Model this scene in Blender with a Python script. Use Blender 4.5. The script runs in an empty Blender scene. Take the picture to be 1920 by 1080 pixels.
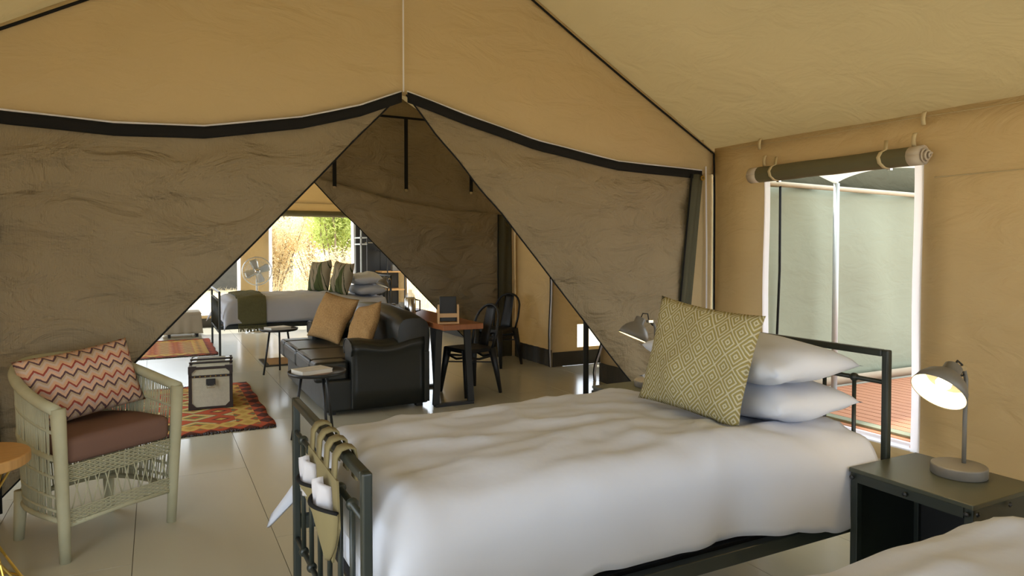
import bpy, bmesh, math, random
from mathutils import Vector, Matrix, noise
random.seed(7)
sc = bpy.context.scene
C = bpy.data.collections.new('safari_tent'); sc.collection.children.link(C)
R = math.radians; PI = math.pi

# ---------------------------------------------------------------- camera
cam = bpy.data.cameras.new('camera'); co = bpy.data.objects.new('camera', cam); C.objects.link(co)
co.location = (0, 0, 1.42); co.rotation_euler = (R(88.5), 0, R(-27.4))
cam.sensor_width = 36; cam.lens = 36 * 1290 / 1920; cam.shift_y = -41 / 1920; cam.clip_start = .03; cam.clip_end = 400
sc.camera = co
# ---------------------------------------------------------------- world, sun, exposure
w = bpy.data.worlds.new('world'); sc.world = w; w.use_nodes = True
wb = w.node_tree.nodes['Background']; wb.inputs[0].default_value = (.82, .91, 1, 1); wb.inputs[1].default_value = 3.8
sl = bpy.data.lights.new('sun', 'SUN'); sl.energy = 6; sl.angle = R(3); sl.color = (1, .95, .86)
so = bpy.data.objects.new('sun', sl); C.objects.link(so); so.rotation_euler = (R(-30), 0, R(12))
sc.view_settings.view_transform = 'Standard'; sc.view_settings.look = 'None'
sc.view_settings.exposure = 0.3; sc.view_settings.gamma = 1
sc.cycles.use_denoising = True; sc.cycles.max_bounces = 10; sc.cycles.diffuse_bounces = 6
sc.cycles.sample_clamp_indirect = 6
def portal(loc, rot, sx, sy):
    l = bpy.data.lights.new('daylight_portal', 'AREA'); l.shape = 'RECTANGLE'; l.size = sx; l.size_y = sy; l.cycles.is_portal = True
    o = bpy.data.objects.new('daylight_portal', l); C.objects.link(o); o.location = loc; o.rotation_euler = rot
XR, XL, XM, ZE, ZR, YP, YQ, YF, YB = 4.33, -1.34, 1.495, 2.28, 3.92, 4.52, 8.0, 13.45, -2.6
portal((XM, YB, 1.1), (R(90), 0, 0), 4.6, 2.2)
portal((XR, 3.32, 1.05), (R(90), 0, R(90)), 1.25, 1.85)
portal((1.6, YF, 1.1), (R(-90), 0, 0), 4, 1.8)
portal((XL, .9, 1.1), (R(90), 0, R(-90)), 2.6, 1.8)
portal((XL, 6.3, 1.1), (R(90), 0, R(-90)), 2.2, 2.0)

# ---------------------------------------------------------------- materials
def newmat(name):
    m = bpy.data.materials.new(name); m.use_nodes = True; nt = m.node_tree; nt.nodes.clear()
    return m, nt, nt.nodes.new('ShaderNodeOutputMaterial')
def N(nt, t, **kw):
    n = nt.nodes.new(t)
    for k, v in kw.items():
        if k.startswith('i_'): n.inputs[k[2:].replace('_', ' ')].default_value = v
        else: setattr(n, k, v)
    return n
def c4(c): return (c[0], c[1], c[2], 1)
def noisecol(nt, col, amt, scale, coord='Object', stretch=(1, 1, 1)):
    tc = N(nt, 'ShaderNodeTexCoord'); mp = N(nt, 'ShaderNodeMapping'); mp.inputs['Scale'].default_value = stretch
    nt.links.new(tc.outputs[coord], mp.inputs['Vector'])
    nz = N(nt, 'ShaderNodeTexNoise', i_Scale=scale, i_Detail=5.0); nt.links.new(mp.outputs[0], nz.inputs['Vector'])
    mx = N(nt, 'ShaderNodeMix', data_type='RGBA'); mx.inputs[6].default_value = c4([x * (1 - amt) for x in col]); mx.inputs[7].default_value = c4([min(1, x * (1 + amt)) for x in col])
    nt.links.new(nz.outputs['Fac'], mx.inputs[0]); return mx.outputs[2], nz, mp
def mat(name, col, rough=.6, metal=0, amt=.08, scale=6, bump=0, bscale=60, spec=.5, stretch=(1, 1, 1), coat=0):
    m, nt, out = newmat(name); b = N(nt, 'ShaderNodeBsdfPrincipled'); nt.links.new(b.outputs[0], out.inputs[0])
    cs, nz, mp = noisecol(nt, col, amt, scale, stretch=stretch); nt.links.new(cs, b.inputs['Base Color'])
    b.inputs['Roughness'].default_value = rough; b.inputs['Metallic'].default_value = metal; b.inputs['Specular IOR Level'].default_value = spec
    b.inputs['Coat Weight'].default_value = coat
    if bump:
        n2 = N(nt, 'ShaderNodeTexNoise', i_Scale=bscale, i_Detail=3.0); nt.links.new(mp.outputs[0], n2.inputs['Vector'])
        bp = N(nt, 'ShaderNodeBump', i_Strength=bump, i_Distance=.01); nt.links.new(n2.outputs[0], bp.inputs['Height']); nt.links.new(bp.outputs[0], b.inputs['Normal'])
    return m
def canvas(name, col, trans=.15, bump=.25, amt=.07, weave=0, wr=(1.2, 1.2, 2.5)):
    """woven cloth: diffuse with some light coming through, soft wrinkles"""
    m, nt, out = newmat(name); d = N(nt, 'ShaderNodeBsdfDiffuse'); t = N(nt, 'ShaderNodeBsdfTranslucent'); mx = N(nt, 'ShaderNodeMixShader'); mx.inputs[0].default_value = trans
    cs, nz, mp = noisecol(nt, col, amt, 1.3); nt.links.new(cs, d.inputs[0]); nt.links.new(cs, t.inputs[0])
    nt.links.new(d.outputs[0], mx.inputs[1]); nt.links.new(t.outputs[0], mx.inputs[2]); nt.links.new(mx.outputs[0], out.inputs[0])
    m2 = N(nt, 'ShaderNodeMapping'); m2.inputs['Scale'].default_value = wr; m2.inputs['Rotation'].default_value = (.3, .5, .4)
    tc = N(nt, 'ShaderNodeTexCoord'); nt.links.new(tc.outputs['Object'], m2.inputs[0])
    n2 = N(nt, 'ShaderNodeTexNoise', i_Scale=2.2, i_Detail=6.0, i_Distortion=.8); nt.links.new(m2.outputs[0], n2.inputs[0])
    bp = N(nt, 'ShaderNodeBump', i_Strength=bump, i_Distance=.12); nt.links.new(n2.outputs[0], bp.inputs['Height'])
    last = bp
    if weave:
        wv = N(nt, 'ShaderNodeTexNoise', i_Scale=weave, i_Detail=2.0); mw = N(nt, 'ShaderNodeMapping'); mw.inputs['Scale'].default_value = (1, 1, .06)
        nt.links.new(tc.outputs['Object'], mw.inputs[0]); nt.links.new(mw.outputs[0], wv.inputs[0])
        b2 = N(nt, 'ShaderNodeBump', i_Strength=.5, i_Distance=.01); nt.links.new(wv.outputs[0], b2.inputs['Height']); nt.links.new(bp.outputs[0], b2.inputs['Normal']); last = b2
    nt.links.new(last.outputs[0], d.inputs['Normal']); return m
def mathn(nt, op, a, b=None, c=None):
    n = N(nt, 'ShaderNodeMath', operation=op)
    for i, v in enumerate((a, b, c)):
        if v is None: continue
        if isinstance(v, (int, float)): n.inputs[i].default_value = v
        else: nt.links.new(v, n.inputs[i])
    return n.outputs[0]
def ramp(nt, fac, stops, interp='CONSTANT'):
    r = N(nt, 'ShaderNodeValToRGB'); r.color_ramp.interpolation = interp; e = r.color_ramp.elements
    e[0].position = stops[0][0]; e[0].color = c4(stops[0][1]); e[1].position = stops[1][0]; e[1].color = c4(stops[1][1])
    for p, c in stops[2:]:
        x = e.new(p); x.color = c4(c)
    nt.links.new(fac, r.inputs[0]); return r.outputs[0]
def pattern(name, fn, rough=.9):
    m, nt, out = newmat(name); b = N(nt, 'ShaderNodeBsdfPrincipled'); b.inputs['Roughness'].default_value = rough; b.inputs['Specular IOR Level'].default_value = .2
    nt.links.new(b.outputs[0], out.inputs[0])
    tc = N(nt, 'ShaderNodeTexCoord'); sp = N(nt, 'ShaderNodeSeparateXYZ'); nt.links.new(tc.outputs['Object'], sp.inputs[0])
    nz = N(nt, 'ShaderNodeTexNoise', i_Scale=55.0); nt.links.new(tc.outputs['Object'], nz.inputs[0])
    col = fn(nt, sp.outputs, nz.outputs['Fac']); nt.links.new(col, b.inputs['Base Color'])
    n2 = N(nt, 'ShaderNodeTexNoise', i_Scale=160.0); nt.links.new(tc.outputs['Object'], n2.inputs[0])
    bp = N(nt, 'ShaderNodeBump', i_Strength=.3, i_Distance=.006); nt.links.new(n2.outputs[0], bp.inputs['Height']); nt.links.new(bp.outputs[0], b.inputs['Normal'])
    return m
def tri(nt, x, f, off=0.0):      # |fract(x f)-.5|
    return mathn(nt, 'ABSOLUTE', mathn(nt, 'SUBTRACT', mathn(nt, 'FRACT', mathn(nt, 'ADD', mathn(nt, 'MULTIPLY', x, f), off)), .5))
RED, YEL, GRN, BRN, CRM = (.42, .08, .03), (.55, .36, .09), (.16, .17, .06), (.10, .03, .02), (.6, .5, .3)
def kilim(cw, ch, bx, by, hx, hy):
    def fn(nt, s, nz):
        wob = mathn(nt, 'MULTIPLY', mathn(nt, 'SUBTRACT', nz, .5), .05)
        d = mathn(nt, 'ADD', mathn(nt, 'ADD', tri(nt, s[0], cw), tri(nt, s[1], ch)), wob)
        field = ramp(nt, d, [(0, RED), (.13, GRN), (.24, YEL), (.36, CRM), (.42, GRN), (.48, RED), (.8, BRN), (.88, YEL)])
        e = mathn(nt, 'MINIMUM', mathn(nt, 'SUBTRACT', hx, mathn(nt, 'ABSOLUTE', s[0])), mathn(nt, 'SUBTRACT', hy, mathn(nt, 'ABSOLUTE', s[1])))
        d2 = mathn(nt, 'ADD', tri(nt, s[0], bx), tri(nt, s[1], by))
        bord = ramp(nt, mathn(nt, 'ADD', d2, wob), [(0, GRN), (.2, RED), (.34, YEL), (.7, (.45, .27, .06))])
        edge = ramp(nt, mathn(nt, 'ADD', d2, wob), [(0, RED), (.55, BRN)])
        m1 = N(nt, 'ShaderNodeMix', data_type='RGBA'); nt.links.new(mathn(nt, 'GREATER_THAN', e, .1), m1.inputs[0]); nt.links.new(edge, m1.inputs[6]); nt.links.new(bord, m1.inputs[7])
        m2 = N(nt, 'ShaderNodeMix', data_type='RGBA'); nt.links.new(mathn(nt, 'GREATER_THAN', e, .27), m2.inputs[0]); nt.links.new(m1.outputs[2], m2.inputs[6]); nt.links.new(field, m2.inputs[7])
        return m2.outputs[2]
    return fn
def zigzag(nt, s, nz):
    v = mathn(nt, 'ADD', mathn(nt, 'MULTIPLY', s[2], 10.5), mathn(nt, 'MULTIPLY', tri(nt, s[0], 17.0), .62))
    v = mathn(nt, 'FRACT', mathn(nt, 'ADD', v, mathn(nt, 'MULTIPLY', mathn(nt, 'SUBTRACT', nz, .5), .10)))
    return ramp(nt, v, [(0, (.28, .06, .04)), (.12, (.56, .33, .2)), (.3, (.50, .38, .3)), (.45, (.42, .31, .2)), (.58, (.10, .055, .06)), (.70, (.58, .36, .24)), (.86, (.46, .33, .27))])
def diamonds(nt, s, nz):
    d = mathn(nt, 'ADD', tri(nt, s[0], 13.5), tri(nt, s[2], 10.5)); v = mathn(nt, 'FRACT', mathn(nt, 'ADD', mathn(nt, 'MULTIPLY', d, 5.0), mathn(nt, 'MULTIPLY', nz, .25)))
    return ramp(nt, v, [(0, (.28, .23, .075)), (.40, (.46, .43, .31)), (.72, (.38, .33, .17)), (.86, (.17, .16, .10))])
def leafy(nt, s, nz):
    v = mathn(nt, 'ADD', mathn(nt, 'MULTIPLY', s[2], 1.7), mathn(nt, 'MULTIPLY', tri(nt, s[0], 3.6, .2), 2.0))
    base = ramp(nt, v, [(0, (.08, .10, .035)), (.42, (.32, .28, .2))])
    st = mathn(nt, 'ADD', tri(nt, mathn(nt, 'ADD', s[0], mathn(nt, 'MULTIPLY', s[2], .35)), 9.0), mathn(nt, 'MULTIPLY', nz, .1))
    mx = N(nt, 'ShaderNodeMix', data_type='RGBA'); nt.links.new(mathn(nt, 'LESS_THAN', st, .1), mx.inputs[0]); nt.links.new(base, mx.inputs[6]); mx.inputs[7].default_value = (.035, .045, .02, 1)
    return mx.outputs[2]
def emis(name, col, s):
    m, nt, out = newmat(name); e = N(nt, 'ShaderNodeEmission'); e.inputs[0].default_value = c4(col); e.inputs[1].default_value = s; nt.links.new(e.outputs[0], out.inputs[0]); return m
M = {}
M['canvas'] = canvas('tan_canvas', (.64, .515, .305), .30, bump=.4)
M['roof'] = canvas('roof_canvas', (.60, .515, .335), .24, bump=.3)
M['netting'] = canvas('brown_netting', (.31, .25, .16), .16, bump=1.0, amt=.16, weave=160)
M['darkcanvas'] = canvas('olive_flap', (.085, .082, .055), .03)
M['black_tape'] = mat('black_tape', (.006, .006, .006), .85, spec=.3)
M['white_tape'] = canvas('white_tape', (.88, .88, .93), .5, bump=0, amt=.02)
M['khaki_tape'] = mat('khaki_tape', (.62, .52, .32), .8)
M['skirt'] = mat('mud_skirt', (.05, .045, .032), .7, amt=.3)
M['floor'] = mat('painted_floor', (.50, .485, .39), .18, amt=.10, scale=3.0, bump=.12, bscale=7, spec=.5, stretch=(1, .25, 1))
M['sub'] = mat('floor_gap', (.16, .14, .11), .8)
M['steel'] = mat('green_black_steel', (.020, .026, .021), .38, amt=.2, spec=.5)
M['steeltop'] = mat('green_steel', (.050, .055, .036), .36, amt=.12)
M['black'] = mat('black_steel', (.008, .0085, .0085), .48)
M['linen'] = mat('white_linen', (.58, .615, .70), .85, amt=.025, bump=.35, bscale=7, spec=.2)
M['pillow'] = mat('white_pillow', (.60, .635, .715), .85, amt=.02, bump=.3, bscale=8, spec=.2)
M['leather'] = mat('black_leather', (.011, .013, .011), .40, amt=.2, bump=.15, bscale=14, spec=.5)
M['tan_weave'] = mat('mustard_weave', (.37, .225, .095), .95, amt=.6, scale=90, bump=.5, bscale=150, spec=.1)
M['wicker'] = mat('sage_wicker', (.40, .385, .255), .7, amt=.15, scale=14)
M['brown'] = mat('brown_cotton', (.175, .10, .075), .95, amt=.08, spec=.1)
M['wood'] = mat('honey_wood', (.50, .27, .085), .5, amt=.25, scale=7, stretch=(1, 9, 1))
M['redwood'] = mat('red_wood', (.30, .105, .035), .35, amt=.3, scale=6, stretch=(8, 1, 1))
M['palewood'] = mat('pale_wood', (.55, .33, .14), .5, amt=.15)
M['gold'] = mat('brass', (.62, .43, .10), .3, metal=.9)
M['lampgrey'] = mat('warm_grey_enamel', (.15, .14, .12), .45)
M['lampin'] = mat('lamp_inside', (.85, .78, .6), .5)
M['bulb'] = emis('bulb', (1, .8, .45), 10)
M['chrome'] = mat('chrome', (.7, .7, .68), .18, metal=1)
M['alu'] = mat('brushed_metal', (.58, .59, .56), .3, metal=.9)
M['pole'] = mat('grey_pole', (.45, .49, .50), .45, metal=.3)
M['olive'] = mat('olive_canvas', (.125, .112, .058), .85, amt=.12)
M['khaki'] = mat('khaki_canvas', (.20, .165, .075), .85)
M['beigeroll'] = mat('beige_roll', (.55, .48, .40), .85)
M['sage'] = canvas('sage_shade_cloth', (.25, .265, .195), .08, bump=.12)
M['flyw'] = canvas('white_fly', (.85, .86, .80), .5, bump=.1)
M['deck'] = mat('deck_timber', (.40, .17, .085), .6, amt=.3, scale=9, stretch=(6, .6, 1))
M['trunk'] = mat('trunk_linen', (.46, .45, .35), .8, amt=.15, scale=40, bump=.2, bscale=120)
M['trim'] = mat('dark_leather_trim', (.022, .012, .009), .5)
M['paper'] = mat('paper', (.72, .68, .58), .7)
M['cover'] = mat('magazine_cover', (.55, .50, .40), .5, amt=.35, scale=12)
M['coir'] = mat('coir', (.33, .19, .07), .95, amt=.25, scale=60)
M['throw'] = mat('green_throw', (.16, .16, .085), .95, amt=.15, scale=40, bump=.5, bscale=80, spec=.1)
M['slip'] = mat('slip_linen', (.36, .31, .22), .9, amt=.1)
M['glass'] = mat('clear_glass', (.75, .78, .76), .08, spec=.8); M['glass'].node_tree.nodes['Principled BSDF'].inputs['Alpha'].default_value = .4
M['ground'] = mat('dry_ground', (.52, .41, .25), .95, amt=.3, scale=1.2)
M['bark'] = mat('bark', (.22, .17, .11), .9, amt=.3)
M['leaf'] = canvas('leaf', (.46, .52, .16), .5, bump=0, amt=.3)
M['straw'] = canvas('straw', (.70, .58, .36), .5, bump=0, amt=.35)
M['rug1'] = pattern('kilim_diamonds', kilim(2.6, 3.4, 7, 5, .76, 1.0))
M['rug2'] = pattern('kilim_zigzag', kilim(3.4, 7.0, 6, 6, .78, .9))
M['zig'] = pattern('zigzag_weave', zigzag); M['dia'] = pattern('diamond_weave', diamonds); M['leafy'] = pattern('leaf_print', leafy)

# ---------------------------------------------------------------- mesh helpers
class MB:
    def __init__(s): s.v = []; s.f = []
    def add(s, vs, fs):
        o = len(s.v); s.v += [tuple(v) for v in vs]; s.f += [tuple(i + o for i in f) for f in fs]; return s
    def box(s, a, b):
        x0, y0, z0 = a; x1, y1, z1 = b
        return s.add([(x0, y0, z0), (x1, y0, z0), (x1, y1, z0), (x0, y1, z0), (x0, y0, z1), (x1, y0, z1), (x1, y1, z1), (x0, y1, z1)],
                     [(0, 3, 2, 1), (4, 5, 6, 7), (0, 1, 5, 4), (1, 2, 6, 5), (2, 3, 7, 6), (3, 0, 4, 7)])
    def tube(s, pts, r, n=8, closed=False, r2=None):
        pts = [Vector(p) for p in pts]; k = len(pts); vs = []; up = None
        for i, p in enumerate(pts):
            a = pts[(i - 1) % k] if (closed or i) else p; b = pts[(i + 1) % k] if (closed or i < k - 1) else p
            t = (b - a).normalized()
            if up is None: up = Vector((0, 0, 1)) if abs(t.z) < .9 else Vector((1, 0, 0))
            e1 = (up - t * up.dot(t)).normalized(); up = e1; e2 = t.cross(e1)
            rr = r if r2 is None else r + (r2 - r) * i / (k - 1)
            vs += [p + (e1 * math.cos(2 * PI * j / n) + e2 * math.sin(2 * PI * j / n)) * rr for j in range(n)]
        fs = [(i * n + j, i * n + (j + 1) % n, ((i + 1) % k) * n + (j + 1) % n, ((i + 1) % k) * n + j) for i in range(k if closed else k - 1) for j in range(n)]
        if not closed: fs += [tuple(range(n))[::-1], tuple((k - 1) * n + j for j in range(n))]
        return s.add(vs, fs)
    def bar(s, a, b, wx, wy):           # rectangular bar from a to b
        a = Vector(a); b = Vector(b); t = (b - a).normalized(); up = Vector((0, 0, 1)) if abs(t.z) < .9 else Vector((0, 1, 0))
        e1 = t.cross(up).normalized() * wx / 2; e2 = e1.cross(t).normalized() * wy / 2
        vs = [p + q for p in (a, b) for q in (e1 + e2, -e1 + e2, -e1 - e2, e1 - e2)]
        return s.add(vs, [(0, 1, 2, 3), (7, 6, 5, 4), (0, 4, 5, 1), (1, 5, 6, 2), (2, 6, 7, 3), (3, 7, 4, 0)])
    def lathe(s, prof, n=24, c=(0, 0, 0), mtx=None):
        vs = []
        for r, z in prof: vs += [Vector((r * math.cos(2 * PI * j / n), r * math.sin(2 * PI * j / n), z)) for j in range(n)]
        if mtx: vs = [mtx @ v for v in vs]
        vs = [v + Vector(c) for v in vs]; k = len(prof)
        return s.add(vs, [(i * n + j, i * n + (j + 1) % n, (i + 1) * n + (j + 1) % n, (i + 1) * n + j) for i in range(k - 1) for j in range(n)])
    def grid(s, fn, nu, nv):
        vs = [fn(i / nu, j / nv) for j in range(nv + 1) for i in range(nu + 1)]
        return s.add(vs, [(j * (nu + 1) + i, j * (nu + 1) + i + 1, (j + 1) * (nu + 1) + i + 1, (j + 1) * (nu + 1) + i) for j in range(nv) for i in range(nu)])
    def prism(s, poly, a, b, axis=1):   # polygon extruded along an axis
        def mk(p, t): return {0: (t, p[0], p[1]), 1: (p[0], t, p[1]), 2: (p[0], p[1], t)}[axis]
        n = len(poly)
        return s.add([mk(p, a) for p in poly] + [mk(p, b) for p in poly], [tuple(range(n)), tuple(range(n, 2 * n))[::-1]] + [(i, i + n, (i + 1) % n + n, (i + 1) % n) for i in range(n)])
    def build(s, name, m, parent=None, smooth=False, bevel=0, sub=0, solid=0, weld=False):
        me = bpy.data.meshes.new(name); me.from_pydata(s.v, [], s.f); me.validate()
        bm = bmesh.new(); bm.from_mesh(me)
        if weld: bmesh.ops.remove_doubles(bm, verts=bm.verts, dist=.0005)
        if weld or not solid: bmesh.ops.recalc_face_normals(bm, faces=bm.faces)
        bm.to_mesh(me); bm.free()
        me.materials.append(M[m]); o = bpy.data.objects.new(name, me); C.objects.link(o); o.parent = parent
        if smooth: me.polygons.foreach_set('use_smooth', [True] * len(me.polygons))
        if bevel: b = o.modifiers.new('bevel', 'BEVEL'); b.width = bevel; b.segments = 3; b.limit_method = 'ANGLE'
        if sub: b = o.modifiers.new('sub', 'SUBSURF'); b.levels = sub; b.render_levels = sub
        if solid: b = o.modifiers.new('solid', 'SOLIDIFY'); b.thickness = solid; b.offset = 0
        return o
def tag(o, label, cat, group=None):
    o['label'] = label; o['category'] = cat
    if group: o['group'] = group
    return o
def struct(o): o['kind'] = 'structure'; return o
def thing(name, label, cat, loc=(0, 0, 0), rz=0, group=None):
    o = bpy.data.objects.new(name, None); o.empty_display_size = .1; C.objects.link(o); o.location = loc; o.rotation_euler = (0, 0, R(rz)); return tag(o, label, cat, group)
def copy_tree(o, parent=None):
    c = o.copy(); C.objects.link(c); c.parent = parent
    for ch in list(o.children): copy_tree(ch, c)
    return c
def fn(v, s=1, o=0): return noise.noise(Vector(v) * s + Vector((o, o * 1.7, o * .3)))
def lerp(a, b, t): return a + (b - a) * t
def interp(pts, x):
    for (a, b), (c, d) in zip(pts, pts[1:]):
        if x <= c: return lerp(b, d, max(0, (x - a) / (c - a)))
    return pts[-1][1]
def roofz(x): return ZR - (ZR - ZE) / (XR - XM) * abs(x - XM)

# ================================================================ the setting
fl = struct(MB().box((XL, YB, -.06), (XR, YF, -.006)).build('floor', 'sub'))
PW, PL = .616, 2.44; bmesh_cache = {}
ix = 0; x = XL
while x < XR - .01:
    x1 = min(x + PW, XR); y = YB - (PL / 2 if ix % 2 else 0)
    while y < YF - .01:
        y0, y1 = max(y, YB), min(y + PL, YF); key = (round(x1 - x, 3), round(y1 - y0, 3))
        if key not in bmesh_cache:
            o = MB().box((.0015, .0015, -.006), (key[0] - .0015, key[1] - .0015, 0)).build('floor_board', 'floor', fl); bmesh_cache[key] = o.data
        else:
            o = bpy.data.objects.new('floor_board', bmesh_cache[key]); C.objects.link(o); o.parent = fl
        o.location = (x, y0, 0); y += PL
    x = x1; ix += 1
# roof with a soft sag
def roof(u, v):
    x = lerp(XL - .12, XR + .12, u); y = lerp(YB - .1, YF + .1, v); sag = .035 * math.sin(min(1, abs(x - XM) / (XR - XM)) * PI) * (1 + .5 * fn((x, y, 0), .8))
    return (x, y, roofz(x) - sag + .012 * fn((x, y, 3), 1.5))
struct(MB().grid(roof, 48, 90).build('ceiling', 'roof', smooth=True, solid=.003))
def panel_wall(name, axis, c, a0, a1, z0, z1, holes, m='canvas', bulge=.02):
    """upright canvas wall in plane axis=c with rectangular openings"""
    xs = sorted({a0, a1, *[h[0] for h in holes], *[h[1] for h in holes]}); zs = sorted({z0, z1, *[h[2] for h in holes], *[h[3] for h in holes]}); mb = MB()
    for i in range(len(xs) - 1):
        for j in range(len(zs) - 1):
            if any(h[0] <= xs[i] < h[1] and h[2] <= zs[j] < h[3] for h in holes): continue
            A, B, D, E_ = xs[i], xs[i + 1], zs[j], zs[j + 1]
            def f(u, v):
                a = lerp(A, B, u); z = lerp(D, E_, v); b = bulge * fn((a, c, z), .9)
                return (c + b, a, z) if axis == 0 else (a, c + b, z)
            mb.grid(f, max(2, int((B - A) / .2)), max(2, int((E_ - D) / .2)))
    return struct(mb.build(name, m, smooth=True, solid=.003, weld=True))
W1 = (2.685, 3.95, .115, 2.0)
wr = panel_wall('wall_right', 0, XR, YB, YP, 0, ZE + .02, [W1])
panel_wall('wall_living', 0, 4.2, YP, YQ, 0, 2.36, [(6.06, 7.06, 0, 1.95)])
panel_wall('wall_bedroom', 0, XR, YQ, YF, 0, ZE + .02, [(11.2, 12.75, .25, 1.97)])
panel_wall('wall_left', 0, XL, YB, YF, 0, ZE + .02, [(-.4, 2.2, .2, 2.0), (5.2, 7.4, .02, 2.05), (9.2, 11, .3, 1.97)])  # near window and living-room doorway are unseen, added to let daylight in
W2, W3 = (1.88, 3.46, .22, 2.03), (-.4, 1.37, .22, 2.03)
def gable(name, y, bottom, m='canvas', bulge=.04):
    def f(u, v):
        x = lerp(XL, XR, u); b = bottom(x); z = lerp(b, max(roofz(x) - .03, b + .02), v); return (x, y + bulge * fn((x, 0, z), .7, y) * math.sin(PI * v), z)
    return struct(MB().grid(f, 60, 14).build(name, m, smooth=True, solid=.003))
gable('wall_front', YB, lambda x: 2.2)  # unseen front, left open below the gable to let daylight in
panel_wall('wall_end', 1, YF, XL, XR, 0, ZE, [W2, W3]); gable('wall_end_gable', YF, lambda x: ZE - .01)
swag = [(XL, 2.18), (-.73, 2.13), (-.2, 2.105), (.26, 2.122), (.818, 2.223), (1.2, 2.335), (XM, 2.46), (2.0, 2.326), (2.523, 2.199), (3.25, 2.089), (4.13, 2.061), (XR, 2.06)]
g1 = gable('wall_partition', YP, lambda x: interp(swag, x))
g2 = gable('wall_divider', YQ, lambda x: interp(swag, x) - .25, 'netting')
for gy, gp in ((YP, g1), (YQ, g2)):
    for a, b in ((XL, -.95), (3.93, XR)):
        MB().grid(lambda u, v: (lerp(a, b, u), gy + .01 * math.sin(u * 14) + .012, lerp(0, 2.2, v)), 10, 12).build('side_strip', 'canvas', gp, True, solid=.003)
# dark mud skirts along the walls
for n, a, b in (('living', (4.185, YP, 0), (4.185, 6.06, .2)), ('passage', (4.185, 7.06, 0), (4.185, YQ, .2)), ('bedroom', (XR - .015, YQ, 0), (XR - .015, YF, .16)), ('end', (XL, YF - .015, 0), (XR, YF - .015, .16))):
    struct(MB().grid(lambda u, v: (lerp(a[0], b[0], u) + .006 * math.sin(u * 40), lerp(a[1], b[1], u) - .004, lerp(a[2], b[2], v)), 30, 2).build('baseboard_' + n, 'skirt', solid=.008))
# seams: black piping along roof edge and corner, pale wall seams
seam = MB().tube([(lerp(XL, XM, t), YP - .02, roofz(lerp(XL, XM, t)) - .045 - .03 * math.sin(t * PI)) for t in [i / 14 for i in range(15)]] + [(lerp(XM, XR - .03, t), YP - .02, roofz(lerp(XM, XR, t)) - .045 - .03 * math.sin(t * PI)) for t in [i / 14 for i in range(1, 15)]] + [(XR - .03, YP - .03, 1.9), (XR - .025, YP - .03, .9), (XR - .03, YP - .03, 0)], .009, 6)
struct(seam.build('trim_1', 'black_tape', smooth=True))
struct(MB().tube([(XR - .022, y, ZE - .035 + .006 * math.sin(y * 5)) for y in [YB + i * .3 for i in range(24)]], .003, 5).build('trim_2', 'roof'))
struct(MB().tube([(XR - .024, y, 1.86) for y in (YB, 0, 2.6)], .004, 5).build('trim_3', 'roof'))
struct(MB().tube([(XM, YP - .05, roofz(XM) - .03), (XM, YP - .05, 2.47)], .006, 6).build('trim_4', 'white_tape'))
struct(MB().tube([(4.2, YP - .03, 2.12), (4.215, YP - .03, 1.4), (4.22, YP - .03, .3)], .007, 6).build('trim_5', 'white_tape'))

# window frames: white tapes round each opening
def win_frame(idx, axis, c, h, side):
    a0, a1, z0, z1 = h; wd = .05
    def bx(mb, A, B, D, E_): return mb.grid((lambda u, v: (c + .006 * math.sin(v * 9), lerp(A, B, u), lerp(D, E_, v))) if axis == 0 else (lambda u, v: (lerp(A, B, u), c + .006 * math.sin(v * 9), lerp(D, E_, v))), 4, 12)
    root = bpy.data.objects.new(f'window_{idx}', None); C.objects.link(root); struct(root)
    for A, B, D, E_ in ((a0 - .01, a0 + wd, z0 - .01, z1), (a1 - wd, a1 + .01, z0 - .01, z1), (a0 + wd, a1 - wd, z0 - .01, z0 + wd)):
        bx(MB(), A, B, D, E_).build('frame_tape', 'white_tape', root)
    return root
win_frame(1, 0, XR - .015, W1, -1); win_frame(2, 1, YF - .015, W2, -1); win_frame(3, 1, YF - .015, W3, -1); win_frame(4, 0, XR - .015, (11.2, 12.75, .25, 1.97), -1)
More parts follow.
